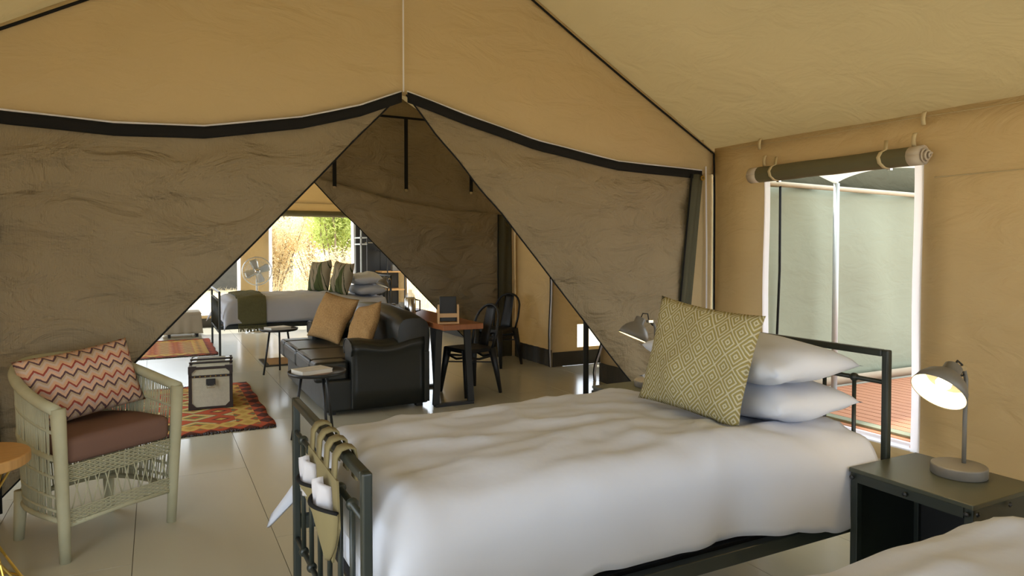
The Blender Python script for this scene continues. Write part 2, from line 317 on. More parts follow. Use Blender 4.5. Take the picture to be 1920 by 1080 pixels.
# rolled blinds
def blind(label, p0, p1, r, straps, ends=True, cap='beigeroll'):
    p0 = Vector(p0); p1 = Vector(p1); d = (p1 - p0); L = d.length; d.normalize(); t = thing('rolled_blind', label, 'window blind', p0, 0, 'rolled window blinds')
    up = Vector((0, 0, 1)); nrm = up.cross(d)
    def surf(a, b, rr):
        def f(u, v):
            s = lerp(a, b, u); an = 2 * PI * v; q = rr * (1 + .06 * fn((s * 3, math.cos(an), math.sin(an)), 1.5))
            return d * s + (up * math.sin(an) * 1.05 + nrm * math.cos(an)) * q
        return f
    MB().grid(surf(.0, L, r), 24, 16).build('roll', 'olive', t, True)
    if ends:
        for a, sg in ((0, -1), (L, 1)):
            MB().grid(surf(a, a + sg * .085, r * .98), 2, 16).build('end_collar', cap, t, True, solid=.004)
            sp = [d * (a + sg * (.075 + .0013 * k)) + (up * math.sin(k * .5) + nrm * math.cos(k * .5)) * (r * .92 * (1 - k / 50)) for k in range(44)]
            MB().tube(sp, .0065, 5).build('spiral_edge', cap, t, True)
            MB().lathe([(r * .95, 0), (.001, 0)], 16, mtx=Matrix.Translation(d * (a + sg * .08)) @ d.to_track_quat('Z', 'Y').to_matrix().to_4x4()).build('end_disc', cap, t)
    for s in straps:
        q = [d * (s + .02 * math.sin(k * .8)) + (up * math.sin(an) * (r + .006) + nrm * math.cos(an) * (r + .006)) for k, an in enumerate([R(75), R(45), R(10), R(-25), R(-60), R(-95)])]
        q = [d * (s + .02) + up * (r + .07) + nrm * (-r * .3)] + q
        mb = MB(); n = len(q); mb.add([p + d * .013 for p in q] + [p - d * .013 for p in q], [(i, i + 1, n + i + 1, n + i) for i in range(n - 1)]); mb.build('strap', 'khaki_tape', t, True, solid=.003)
        MB().box((-.012, -.012, -.008), (.012, .012, .008)).build('buckle', 'chrome', t).location = q[-1]
    return t
blind('olive blind rolled up with beige spiral ends on the wall beside the bed', (XR - .075, 2.72, 2.0), (XR - .075, 3.95, 2.0), .058, (.16, 1.06))
blind('dark blind rolled above the end window behind the fan and far bed', (1.9, YF - .07, 2.07), (3.5, YF - .07, 2.07), .055, (.25, 1.35), False)
blind('dark blind rolled above the end window behind the skirted stool', (-.45, YF - .07, 2.07), (1.38, YF - .07, 2.07), .055, (.25, 1.5), False)
# toggle tabs on the canvas above the blind
for i, (yy, zz) in enumerate(((2.66, 2.235), (2.72, 2.11), (3.98, 2.25), (3.93, 2.11))):
    o = MB().grid(lambda u, v: (XR - .035 - .012 * math.sin(v * PI), yy + (u - .5) * .028 + .006 * v, zz + (.5 - v) * .085), 2, 6).build('toggle_tab', 'khaki_tape', smooth=True, solid=.004)
    tag(o, ('upper' if i % 2 == 0 else 'lower') + ' cream toggle tab above the blind end ' + ('over the lit desk lamp' if i < 2 else 'near the black corner seam'), 'fabric tab', 'toggle tabs above the blind')

# ---------------------------------------------------------------- netting curtains of the two partitions
def net_curtain(label, y, top, bot_free, bot_side, side_top, folds, grp, band=None, amp=.03, hem=True):
    """top: list of (x,z) from the free corner to the side; hangs to a line bot_free..bot_side"""
    t = thing('netting_curtain', label, 'curtain', (top[0][0], y, 0), 0, grp); ox = top[0][0]
    n = len(top) - 1
    def T(u):
        k = min(int(u * n), n - 1); f = u * n - k; return (lerp(top[k][0], top[k + 1][0], f), lerp(top[k][1], top[k + 1][1], f))
    def f(u, v, off=0):
        a = T(u); b = (lerp(bot_free[0], bot_side[0], u), lerp(bot_free[1], bot_side[1], u)); x = lerp(a[0], b[0], v); z = lerp(a[1], b[1], v)
        sagz = -.10 * math.sin(PI * min(1, v * 2.2)) * math.sin(PI * u) if v < .45 else 0
        yy = .02 * math.sin(z * 11 + 4 * fn((x, 0, z), .9, folds)) * math.exp(-((v - .2) / .2) ** 2) + amp * math.sin(u * folds + 3 * v) * (.25 + .75 * v) + .05 * fn((x, 0, z), 1.6, folds) + .03 * math.sin(v * 16 + u * 5) * math.exp(-((v - .12) / .12) ** 2)
        yy *= min(1, v / .10) ** 1.5
        return (x - ox, yy - off, z)
    MB().grid(f, 60, 60).build('netting', 'netting', t, True, solid=.003)
    if hem: MB().grid(lambda u, v: (T(u)[0] - ox, -.028 - .005 * math.sin(u * 30), T(u)[1] + .012 - v * .07), 60, 3).build('black_band', 'black_tape', t, True, solid=.006)
    if hem: MB().tube([Vector((T(i / 60)[0] - ox, -.022, T(i / 60)[1] + .018)) for i in range(61)], .006, 6).build('white_piping', 'white_tape', t, True)
    MB().tube([Vector(f(0, i / 40)) for i in range(41)], .006, 6).build('edge_binding', 'black_tape', t, True)
    if band:
        MB().grid(lambda u, v: (lerp(lerp(band[0], band[1], u), lerp(band[2], band[3], u), v) - ox, -.035 + .012 * math.sin(u * 9 + v * 3), lerp(band[4], 0.02, v)), 8, 20).build('side_band', 'darkcanvas', t, True, solid=.004)
        MB().tube([(lerp(band[0], band[2], v) - ox, -.045, lerp(band[4], .02, v)) for v in (0, .3, .6, 1)], .008, 6).build('side_binding', 'black_tape', t, True)
        MB().lathe([(.012, -.004), (.022, -.004), (.022, .004), (.012, .004), (.012, -.004)], 12, ((band[1] if band[1] > 2 else band[0]) - ox - .02, -.05, band[4] - .03), Matrix.Rotation(R(90), 4, 'X')).build('eyelet', 'gold', t)
    return t
sw = lambda a, b, n=30, dz=0: [(lerp(a, b, i / n), interp(swag, lerp(a, b, i / n)) + dz) for i in range(n + 1)]
net_curtain('brown netting curtain drawn back behind the wicker armchair', YP - .045, sw(XM - .02, XL + .02), (-.80, .03), (XL + .05, .03), 0, 15, 'partition curtains', (-.76, -.98, -.74, -.98, 2.1), .02)
net_curtain('brown netting curtain drawn back behind the bedside lamp and diamond cushion', YP - .045, sw(XM + .02, 4.12), (3.70, .03), (3.86, .03), 0, 12, 'partition curtains', (3.99, 4.125, 3.77, 3.88, 2.04), .02)
net_curtain('dark netting curtain drawn back behind the dining table', YQ - .045, sw(XM + .02, 4.12, 30, -.2), (3.72, .03), (4.0, .03), 0, 12, 'partition curtains', (3.9, 4.1, 3.9, 4.1, 1.85), .02, False)
net_curtain('dark netting curtain drawn back on the divider behind the first curtain', YQ - .045, sw(XM - .02, XL + .02, 30, -.2), (-.80, .03), (XL + .05, .03), 0, 15, 'partition curtains', None, .02, False)
struct(MB().tube([(1.6, YQ - .06, 2.985), (3.05, YQ - .06, 2.975)], .014, 6).build('trim_6', 'black_tape'))
for i, (xx, zt) in enumerate(((1.823, 2.62), (2.675, 2.98), (3.524, 2.55))):
    t = thing('hanging_strap', 'long black webbing strap hanging from the black seam of the dark gable' if i == 1 else ('short black strap hanging on the dark gable above the drawn-back curtain edge' if i == 0 else 'short black strap hanging on the dark gable above the cafe chairs'), 'strap', (xx, YQ - .09, 0), 0, 'straps on the divider gable')
    MB().box((-.022, -.006, 2.12), (.022, .006, zt)).build('webbing', 'black_tape', t, bevel=.003)
    MB().box((-.024, -.012, 2.095), (.01, .008, 2.125)).build('buckle', 'chrome', t)
# side door: zip tapes and the passage behind it
struct(MB().box((4.2, 4.78, -.05), (8.2, 7.08, -.004)).build('floor_passage', 'floor'))
panel_wall('wall_passage', 1, 7.075, 4.2, 8.2, 0, 2.1, [(4.56, 5.1, .21, .49)])
struct(MB().box((4.2, 7.045, 0), (8.2, 7.055, .17)).build('baseboard_passage', 'skirt'))
panel_wall('wall_annexe_end', 0, 8.2, 4.85, 7.08, 0, 2.1, []); panel_wall('wall_annexe_front', 1, 4.95, 4.25, 8.2, 0, 2.1, [(5.6, 7.4, .5, 1.7)])
struct(MB().grid(lambda u, v: (lerp(4.2, 8.2, u), lerp(4.95, 7.1, v), 2.1 + .35 * math.sin(PI * v)), 12, 8).build('ceiling_annexe', 'roof', smooth=True, solid=.003))
def zipper(label, pts):
    t = thing('door_zip', label, 'zip', pts[0], 0, 'door zips'); q = [Vector(p) - Vector(pts[0]) for p in pts]
    for nm, m, o in (('white_tape', 'white_tape', -.016), ('black_teeth', 'black_tape', .008)):
        mb = MB(); n = len(q); mb.add([p + Vector((0, o - .011, 0)) for p in q] + [p + Vector((0, o + .011, 0)) for p in q], [(i, i + 1, n + i + 1, n + i) for i in range(n - 1)]); mb.build(nm, m, t, True, solid=.008)
zipper('long white and black zip hanging beside the far edge of the side door', [(4.17, 7.06 + .02 * math.sin(z * 5), z) for z in [0, .2, .4, .6, .8, 1, 1.2, 1.5, 1.9]])
zipper('curling white and black zip on the near edge of the side door', [(4.17, 6.06 + .07 * math.sin(z * 8 + 1), z) for z in [i * .08 for i in range(24)]])
t = thing('tent_pole', 'slim black tent pole standing behind the curtain near the bedside table', 'pole', (3.27, 4.93, 0))
MB().tube([(0, 0, 0), (0, 0, roofz(3.27) - .06)], .024, 12).build('shaft', 'black', t, True); MB().lathe([(.06, 0), (.06, .012), (.026, .02)], 16).build('foot_plate', 'black', t)

# ---------------------------------------------------------------- outside
gr = MB().box((-70, -40, -.5), (90, 150, -.4)).build('ground', 'ground'); struct(gr)
dk = struct(MB().box((XR + .02, -2.5, -.12), (8.4, 4.74, -.05)).build('floor_deck', 'trim'))
dm = None
for i in range(34):
    x = XR + .03 + i * .12
    if dm is None: o = MB().box((0, -2.5, -.05), (.108, 4.74, -.015)).build('deck_board', 'deck', dk); dm = o.data
    else: o = bpy.data.objects.new('deck_board', dm); C.objects.link(o); o.parent = dk
    o.location = (x, 0, 0)
tag(MB().box((5.02, .5, -.015), (5.12, 4.4, .006)).build('cable_cover', 'sage', bevel=.004), 'pale green strip lying along the timber deck outside the window', 'cable cover')
an = thing('annexe_wall', 'sage green shade-cloth annexe wall standing on the timber deck', 'shade wall', (4.4, 4.82, 0))
MB().grid(lambda u, v: (u * 4.0, .03 * math.sin(u * 26 + v * 2) * (.4 + .6 * v) + .05 * fn((u * 4, v * 2, 0), 1.3), .02 + v * 2.0), 90, 20).build('shade_cloth', 'sage', an, True, solid=.004)
MB().grid(lambda u, v: (u * 4.0, -.06 - .04 * v, .0 + .1 * v), 20, 2).build('ground_flap', 'slip', an, True, solid=.004)
MB().tube([(0, -.05, 2.06), (4, -.05, 2.0)], .025, 10).build('top_pole', 'slip', an, True)
MB().grid(lambda u, v: (u * 4.0, .1 + v * .3, 2.05 + v * .9), 20, 3).build('shaded_fly', 'darkcanvas', an, True, solid=.004)  # dark colour stands in for the unlit underside of the fly
MB().tube([(.95, -.07, 0.02), (1.0, -.07, 1.2), (1.02, -.05, 2.05)], .012, 6).build('guy_cord', 'black_tape', an, True)
p = thing('awning_pole', 'pale grey awning pole standing on the timber deck outside the window', 'pole', (5.95, 4.55, -.015))
MB().tube([(0, 0, 0), (.0, 0, 2.07)], .028, 12).build('shaft', 'pole', p, True); MB().lathe([(.07, 0), (.07, .01), (.03, .03)], 16).build('foot', 'pole', p); MB().tube([(0, 0, 2.05), (0, 0, 2.1)], .016, 8).build('spigot', 'chrome', p)
def fly(u, v):     # white awning: straight at tent, scalloped outer edge down to the pole
    y = lerp(4.56, .6, u); s = abs(math.sin(PI * u * 3.6)); x = lerp(4.36, 5.95 - .08 * s, v); return (x, y + .25 * s * 0, lerp(2.62, 2.05 + .09 * s ** .7, v) - .10 * math.sin(PI * v) * .4)
t = thing('awning', 'white awning sheet stretched from the tent to the grey pole', 'awning', (0, 0, 0))
MB().grid(fly, 90, 12).build('sheet', 'flyw', t, True, solid=.003)

# shrubs and grass seen through the far windows
def shrub(loc, h, spread, nl, label, leaf='leaf', seed=1, ls=.05):
    rnd = random.Random(seed); t = thing('shrub', label, 'shrub', loc, 0, 'shrubs behind the tent'); br = MB(); lv = []; lf = []
    tips = []
    for i in range(14):
        a = rnd.uniform(0, 2 * PI); sp = spread * rnd.uniform(.2, 1); top = Vector((math.cos(a) * sp, math.sin(a) * sp, h * rnd.uniform(.65, 1))); mid = top * .5 + Vector((rnd.uniform(-.15, .15), rnd.uniform(-.15, .15), h * .08))
        br.tube([(0, 0, 0), mid, top], .018 * h / 2, 5, r2=.004); tips += [(mid, top)] + ([(Vector((0, 0, .1)) + (mid * .3), mid), (Vector((mid.x * 1.6, mid.y * 1.6, .1)), mid)] if leaf == 'straw' else [])
        for k in range(5):
            s = mid.lerp(top, rnd.random()); e = s + Vector((rnd.uniform(-1, 1), rnd.uniform(-1, 1), rnd.uniform(.2, 1))) * .3 * spread; br.tube([s, e], .008, 4, r2=.003); tips.append((s, e))
    br.build('branches', 'bark', t)
    for i in range(nl):
        a, b = rnd.choice(tips); c = a.lerp(b, rnd.uniform(0, 1.15)) + Vector((rnd.gauss(0, .10), rnd.gauss(0, .10), rnd.gauss(0, .10))) * spread
        d1 = Vector((rnd.uniform(-1, 1), rnd.uniform(-1, 1), rnd.uniform(-1, 1))).normalized() * ls; d2 = d1.orthogonal().normalized() * ls * .4; k = len(lv)
        lv += [c - d1, c + d2, c + d1, c - d2]; lf.append((k, k + 1, k + 2, k + 3))
    mb = MB(); mb.add(lv, lf); o = mb.build('foliage', leaf, t, solid=0); o['kind'] = 'stuff'
    return t
shrub((4.4, 19, -.4), 4.0, 1.5, 9000, 'tall yellow-green shrub with leaning branches outside the end window', 'leaf', 3, .06)
shrub((6.6, 22, -.4), 3.2, 1.3, 7000, 'thin bare-branched shrub beyond the tall green shrub beside the wardrobe window edge', 'straw', 5)
shrub((3.0, 21, -.4), 2.9, 1.2, 9000, 'low straw-coloured shrub between the fan and the tall green shrub', 'straw', 9)
shrub((5.0, 25, -.4), 3.4, 1.9, 12000, 'broad pale shrub standing behind the tall green shrub', 'straw', 12)
shrub((4.3, 17.2, -.4), 1.7, 1.1, 7000, 'low dense straw-coloured bush at the foot of the tall green shrub', 'straw', 21, .04)
shrub((11.5, 16, -.4), 2.6, 1.5, 1800, 'straw-coloured shrub outside the side window of the far bedroom', 'straw', 15)
mb = MB(); rnd = random.Random(4)
for i in range(9000):
    y = rnd.uniform(16, 34); x = rnd.uniform(-4, 12) + (y - 16) * .2; h = rnd.uniform(.3, 1.3) * (1 if x > 1.6 + (y - 16) * .13 else .18); a = rnd.uniform(0, PI); dx, dy = math.cos(a) * .012, math.sin(a) * .012; lx, ly = rnd.gauss(0, .15), rnd.gauss(0, .15)
    mb.add([(x - dx, y - dy, -.4), (x + dx, y + dy, -.4), (x + lx, y + ly, -.4 + h)], [(0, 1, 2)])
o = mb.build('dry_grass', 'straw'); o['kind'] = 'stuff'; tag(o, 'tall dry golden grass growing behind the tent', 'grass')
nb = thing('neighbour_tent', 'neighbouring tent with dark deck skirt seen beyond the linen-covered stool', 'tent', (-1.5, 32, -.4))
MB().box((0, 0, 0), (7, 3, 1.7)).build('deck_skirt', 'skirt', nb); MB().box((-.2, -.3, 1.7), (7.2, 3, 1.95)).build('deck_edge', 'white_tape', nb)
MB().prism([(0, 1.95), (7, 1.95), (7, 3.6), (3.5, 5.2), (0, 3.6)], .4, 3).build('canvas_body', 'darkcanvas', nb)
for i in range(6): MB().lathe([(.0, -.09), (.09, 0), (0, .09)], 10, (.8 + i * 1.0, -.05, 1.35)).build('pale_dot', 'khaki_tape', nb)  # row of pale dots along the dark deck skirt

# ================================================================ beds
def prof(a, half, top, r, low):
    """soft rounded drop: signed arc length a from the middle -> (offset, drop below top)"""
    s = 1 if a >= 0 else -1; a = abs(a); flat = half - r
    if a <= flat: return s * a, 0
    q = (a - flat) / r
    if q <= PI / 2: return s * (flat + r * math.sin(q)), r * (1 - math.cos(q))
    return s * (half + .02 * (a - flat - r * PI / 2)), min(low, r + (a - flat - r * PI / 2))
def bed(loc, L, W, label, ballast=6):
    t = thing('metal_bed', label, 'bed', loc, 0, 'iron bedsteads'); P = .028
    for x, h in ((0, .85), (L, 1.02)):
        for y in (0, W): MB().box((x - P / 2, y - P / 2, 0), (x + P / 2, y + P / 2, h)).build('post', 'steel', t, bevel=.006)
        MB().box((x - P / 2, P / 2, h - P), (x + P / 2, W - P / 2, h)).build('top_rail', 'steel', t, bevel=.006)
        zm = h - .13
        MB().tube([(x, 0, zm), (x, W, zm)], .0095, 10).build('mid_rail', 'steel', t, True); MB().tube([(x, 0, .31), (x, W, .31)], .0095, 10).build('low_rail', 'steel', t, True)
        for i in range(1, ballast + 1):
            y = W * i / (ballast + 1); b = MB().tube([(x, y, .31), (x, y, zm)], .0085, 10).build('baluster', 'steel', t, True)
            for z in (.31, zm):
                MB().lathe([(.001, -.016), (.012, -.014), (.0175, -.005), (.0175, .005), (.012, .014), (.001, .016)], 14, (x, y, z), Matrix.Rotation(R(90), 4, 'X')).build('collar', 'steel', b, True)
    for y in (.0, W):
        MB().box((P / 2, y - .018, .345), (L - P / 2, y + .018, .395)).build('side_rail', 'steel', t, bevel=.004)
    MB().box((.05, .03, .385), (L - .05, W - .03, .40)).build('slat_base', 'black', t)
    MB().box((.05, .02, .40), (L - .04, W - .02, .62)).build('mattress', 'linen', t, bevel=.05)
    return t
def duvet(loc, L, W, label, seed, flare=0, low=.30, grp='white duvets on the beds', x0=.045, x1=None, lift=0, m='linen', name='duvet', cat='duvet', top=.715, nx=110, drop_foot=.20):
    half = W / 2 + .012; r = .115; arc = half - r + r * PI / 2 + (low - r); x1 = L - .06 if x1 is None else x1
    ra = .13
    def f(u, v):
        a = lerp(-arc, arc, v); yo, dz = prof(a, half, 0, r, low); x = lerp(x0, x1, u)
        k = max(0, 1 - (x - x0) / ra); dx = 0 if lift else drop_foot * (1 - math.sqrt(max(0, 1 - k * k))) if k > 0 else 0
        crown = .025 * (1 - (a / arc) ** 2) + .012 * math.sin(PI * min(1, (x / L))) 
        q_ = min(1, max(0, (x - L + .75) / .45)); crown -= 0 if lift else .05 * q_ * q_ * (3 - 2 * q_)
        wn = .016 * fn((x * 1.2, yo * 2.8, seed), 1.9) + .012 * fn((x * 2.2, yo * 6, seed), 2.0) + .004 * fn((x * 5, yo * 9, seed), 2.4)
        ridge = .020 * (1 - abs(fn((x * .8 + yo * .7, yo * 2.2 - x * .8, seed), 2.2))) ** 4
        side = max(0, (dz - .04) / low); s = 1 if a > 0 else -1
        fold = side * (.016 * math.sin(x * 9 + 2 * fn((x, seed, 0), 1.5) * 3) + .02 * fn((x * 2, dz * 3, seed), 1.5) + .005)
        y = W / 2 + yo + s * (fold + lift); z = top + crown + wn + ridge - max(dz, 0) - dx * (1 - side * .6) + lift * (1 - side)
        z += .006 * side * math.sin(x * 6.1 + seed)
        g = flare * math.exp(-((x - x0) / .34) ** 2) * side if s > 0 else .35 * flare * math.exp(-((x - x0) / .3) ** 2) * side
        return (x - .15 * g * (1 if s > 0 else -.1), y + s * .15 * g, z - .02 * g * (1 if s > 0 else 0))
    o = MB().grid(f, nx, 64).build(name, m, None, True, solid=.012 if not lift else .008); o.location = loc
    tag(o, label, cat, grp); return o
B1, B2, B3 = (.47, 1.715, 0), (.47, .025, 0), (.74, 9.77, 0)
bed(B1, 2.08, .985, 'dark green iron bed with diamond cushion and canvas organiser'); bed(B2, 2.08, .985, 'dark iron bed along the near side of the bedside table')
bed(B3, 2.32, 1.35, 'dark iron bed with green throw in the far room', 7)
duvet(B1, 2.08, .985, 'rumpled white duvet on the bed with the diamond cushion', 2.0, 1.0)
duvet(B2, 2.08, .985, 'white duvet on the bed by the near side of the bedside table', 5.0)
duvet(B3, 2.32, 1.35, 'white duvet under the green throw on the far bed', 8.0, .9)
thr = duvet(B3, 2.32, 1.35, 'olive green throw with fringe laid across the foot of the far bed', 8.0, 0, .33, None, .22, .58, .024, 'throw', 'throw_blanket', 'blanket', nx=24)
fr = MB()
for i in range(26):
    x = .225 + i * .0138; fr.tube([(x, -.075, .395), (x + .004 * math.sin(i), -.08, .35), (x + .006 * math.sin(i * 2), -.078, .31)], .006, 5)
fr.build('fringe', 'throw', thr)['kind'] = 'stuff'
# pillows and cushions
def pillow(name, label, cat, m, wd, ht, th, loc, rot, grp=None, pinch=.10, seed=0, lean=0, wrk=.5):
    mb = MB(); n = 26
    def f(sg):
        def g(u, v):
            a, b = 2 * u - 1, 2 * v - 1; pr_ = (max(0, 1 - abs(a) ** 2.6) * max(0, 1 - abs(b) ** 2.6)) ** .5
            x = wd / 2 * a * (1 - pinch * (1 - b * b)); z = ht / 2 * b * (1 - pinch * (1 - a * a))
            y = sg * th / 2 * pr_ * (1 + .22 * fn((a * 1.6, b * 1.6, sg), 1.3, seed)) + wrk * .03 * fn((a, b, 0), 2.6, seed + 4) * pr_ + .02 * fn((a, b, 1), 1.2, seed)
            return (x, y, z)
        return g
    mb.grid(f(1), n, n); mb.grid(f(-1), n, n)
    me = mb.build(name, m, None, True); bm = bmesh.new(); bm.from_mesh(me.data); bmesh.ops.remove_doubles(bm, verts=bm.verts, dist=.0006); bmesh.ops.recalc_face_normals(bm, faces=bm.faces); bm.to_mesh(me.data); bm.free()
    me.data.polygons.foreach_set('use_smooth', [True] * len(me.data.polygons))
    me.location = loc; me.rotation_euler = [R(q) for q in rot]; return tag(me, label, cat, grp)
from mathutils.bvhtree import BVHTree
def settle(up, low):
    """press the underside of a soft thing onto the one below it"""
    def wm(o): return Matrix.LocRotScale(o.location, o.rotation_euler, o.scale)
    L_ = wm(low); tr_ = BVHTree.FromPolygons([L_ @ v.co for v in low.data.vertices], [p.vertices[:] for p in low.data.polygons]); U = wm(up); inv = U.inverted()
    for v in up.data.vertices:
        p = U @ v.co; h = tr_.ray_cast(Vector((p.x, p.y, 3)), Vector((0, 0, -1)))[0]
        if h is not None and p.z < h.z + .010 and h.z - p.z < .16: p.z = h.z + .010; v.co = inv @ p
# local x = width, z = height, y = thickness; laid flat: rot x 90
pillow('pillow', 'plump white pillow on top of the stack behind the diamond cushion', 'pillow', 'pillow', .89, .46, .19, (2.285, 2.225, .958), (90, 0, 86), 'white pillows on the beds', .05, 1)
pillow('pillow', 'white pillow at the bottom of the stack behind the diamond cushion', 'pillow', 'pillow', .88, .46, .18, (2.30, 2.235, .797), (90, 0, 88), 'white pillows on the beds', .05, 2)
pillow('pillow', 'white pillow on top of the stack on the far bed', 'pillow', 'pillow', .78, .44, .18, (2.79, 10.25, .96), (90, 0, 88), 'white pillows on the beds', .05, 3)
pillow('pillow', 'white pillow at the bottom of the stack on the far bed', 'pillow', 'pillow', .78, .44, .17, (2.81, 10.25, .80), (90, 0, 92), 'white pillows on the beds', .05, 4)
pillow('scatter_cushion', 'mustard cushion with concentric diamonds leaning on the white pillows', 'cushion', 'dia', .49, .45, .13, (1.935, 2.11, .972), (-13, 6, -78), None, .07, 5)
pillow('scatter_cushion', 'green leaf-print cushion standing nearer the white pillows of the far bed', 'cushion', 'leafy', .50, .50, .18, (2.42, 10.1, .975), (-12, 4, -72), 'leaf cushions on the far bed', .09, 6)
pillow('scatter_cushion', 'green and stone leaf-print cushion standing nearer the throw of the far bed', 'cushion', 'leafy', .50, .50, .18, (2.22, 10.65, .985), (-10, -4, -66), 'leaf cushions on the far bed', .09, 7)
ob = bpy.data.objects
for a, b in (('pillow.001', 'duvet'), ('pillow', 'pillow.001'), ('pillow.003', 'duvet.002'), ('pillow.002', 'pillow.003'), ('scatter_cushion', 'duvet'), ('scatter_cushion.001', 'duvet.002'), ('scatter_cushion.002', 'duvet.002')): settle(ob[a], ob[b])
# organiser hanging on the footboard
og = thing('bed_organiser', 'khaki canvas organiser with two pockets hanging over the footboard', 'organiser', (.47, 1.85, 0))
def sheet(name, m, poly, x, parent, th=.006):
    return MB().prism(poly, x - th / 2, x + th / 2, 0).build(name, m, parent)
sheet('back_panel', 'khaki', [(.02, .785), (.41, .785), (.43, .70), (.40, .63), (.26, .575), (.08, .535), (.0, .66)], -.036, og)
for i in range(4):
    y = .04 + i * .10
    q = [(-.036, .775), (-.032, .84), (-.020, .860), (0, .866), (.019, .860), (.024, .83), (.022, .77)]; n = len(q); mb = MB(); mb.add([(a, y, b) for a, b in q] + [(a, y + .052, b) for a, b in q], [(k, k + 1, n + k + 1, n + k) for k in range(n - 1)]); mb.build('loop', 'khaki', og, True, solid=.005)
for i, (y0, y1, zb, dx) in enumerate(((.22, .43, .60, -.055), (.0, .225, .535, -.060))):
    ym = (y0 + y1) / 2
    MB().grid(lambda u, v: (dx + .02 - .05 * math.sin(PI * u) * (1 - v * .8), lerp(y0, y1, u) + (ym - lerp(y0, y1, u)) * (v ** 2.2) * .9, lerp(.70, zb, v)), 12, 12).build('pocket', 'khaki', og, True, solid=.005)
    MB().tube([(dx + .018 - .05 * math.sin(PI * k / 12), lerp(y0, y1, k / 12), .702) for k in range(13)], .006, 6).build('pocket_binding', 'black_tape', og, True)
    MB().tube([(dx + .02 - .05 * math.sin(PI * 0) * 0, lerp(y0, y1, 1) + (ym - y1) * ((k / 12) ** 2.2) * .9, lerp(.70, zb, k / 12)) for k in range(13)], .005, 6).build('edge_binding', 'black_tape', og, True)
for i, (y0, y1, x, zt, lb) in enumerate(((.27, .38, -.048, .775, 'folded white napkin in the far pocket of the bed organiser'), (.06, .17, -.050, .77, 'folded white napkin in the near pocket of the bed organiser'))):
    o = MB().grid(lambda u, v: (x - .018 * math.sin(PI * u) + .008 * math.sin(u * 14 + v * 2), lerp(y0, y1, u) + .02 * v, lerp(.66, zt - .05 * abs(u - .4), v)), 12, 8).build('folded_napkin', 'white_tape', None, True, solid=.014); o.location = (.47, 1.85, 0); tag(o, lb, 'napkin', 'napkins in the bed organiser')

# ================================================================ bedside tables and lamps
def nightstand(loc, label):
    t = thing('bedside_table', label, 'bedside table', loc, 0, 'steel bedside tables'); W, D, H, p = .435, .40, .60, .028     # front faces -x
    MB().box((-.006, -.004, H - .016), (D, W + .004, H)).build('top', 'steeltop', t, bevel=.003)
    for x in (0, D - p):
        for y in (0, W - p): MB().box((x, y, 0), (x + p, y + p, H - .016)).build('leg', 'steel', t, bevel=.002)
    MB().box((-.004, p, H - .05), (p, W - p, H - .016)).build('front_rail', 'steel', t); MB().box((.004, 0.003, .02), (D - .004, .010, H - .016)).build('side_panel', 'steel', t); MB().box((.004, W - .010, .02), (D - .004, W - .003, H - .016)).build('side_panel', 'steel', t)
    MB().box((D - .01, p, .04), (D - .004, W - p, H - .016)).build('back_panel', 'black', t); MB().box((p, .006, .16), (D - .01, W - .006, .175)).build('shelf', 'steel', t)
    for y in (.014, W / 2, W - .014):
        MB().lathe([(.009, 0), (.008, .004), (.001, .007)], 10, (-.012, y, H - .032), Matrix.Rotation(R(-90), 4, 'Y')).build('rivet', 'black', t)
    for x in (.014, D / 2):
        MB().lathe([(.009, 0), (.008, .004), (.001, .007)], 10, (x, -.006, H - .03), Matrix.Rotation(R(90), 4, 'X')).build('rivet', 'black', t)
    return t
nightstand((2.305, 1.252, 0), 'dark green steel bedside table between the two nearer beds'); nightstand((2.31, 2.97, 0), 'dark green steel bedside table behind the pillows by the curtain'); nightstand((2.75, 9.24, 0), 'dark steel bedside table behind the sofa next to the far bed')
def lamp(loc, rz, label, tilt=24, on=True):
    """stem stands behind the base centre; shade leans out along -x local"""
    t = thing('desk_lamp', label, 'lamp', loc, rz, 'grey desk lamps')
    MB().lathe([(.001, 0), (.088, 0), (.09, .004), (.09, .034), (.087, .038), (.001, .038)], 36).build('base', 'lampgrey', t, True, bevel=.002)
    MB().tube([(.03, 0, .036), (.032, 0, .2), (.036, 0, .30), (.035, 0, .345), (.022, 0, .378), (0, 0, .39), (-.02, 0, .385)], .0075, 10).build('stem', 'lampgrey', t, True)
    mt = Matrix.Translation((-.075, 0, .365)) @ Matrix.Rotation(R(tilt), 4, 'Y')
    hd = MB().lathe([(.001, .052), (.024, .050), (.030, .044), (.031, .012), (.045, .004), (.068, -.018), (.084, -.045), (.092, -.078), (.0905, -.078), (.082, -.045), (.066, -.02), (.044, .0), (.02, .006), (.001, .006)], 36, mtx=mt).build('shade', 'lampgrey', t, True)
    MB().lathe([(.091, -.0775), (.082, -.044), (.066, -.019), (.044, .001), (.001, .007)], 36, mtx=mt @ Matrix.Scale(.985, 4)).build('shade_lining', 'lampin', hd, True)
    MB().lathe([(.001, -.062), (.016, -.057), (.026, -.04), (.024, -.022), (.013, -.005), (.012, .004)], 18, mtx=mt).build('bulb', 'bulb' if on else 'lampin', hd, True)
    MB().tube([mt @ Vector((0, 0, .05)), mt @ Vector((.0, 0, .075)), mt @ Vector((.03, 0, .085)), mt @ Vector((.055, 0, .05)), (.02, 0, .36)], .004, 6).build('cable', 'black', t, True)
    MB().box((-.012, -.01, .376), (.02, .01, .396)).build('hinge', 'chrome', t, bevel=.003)
    if not on: return t
    l = bpy.data.lights.new('bulb_light', 'POINT'); l.energy = 1.2; l.color = (1, .72, .38); l.shadow_soft_size = .02
    o = bpy.data.objects.new('bulb_light', l); C.objects.link(o); o.parent = t; o.location = mt @ Vector((0, 0, -.085))
    return t
lamp((2.575, 1.45, .60), 0, 'grey desk lamp shining on the bedside table between the nearer beds', 48)
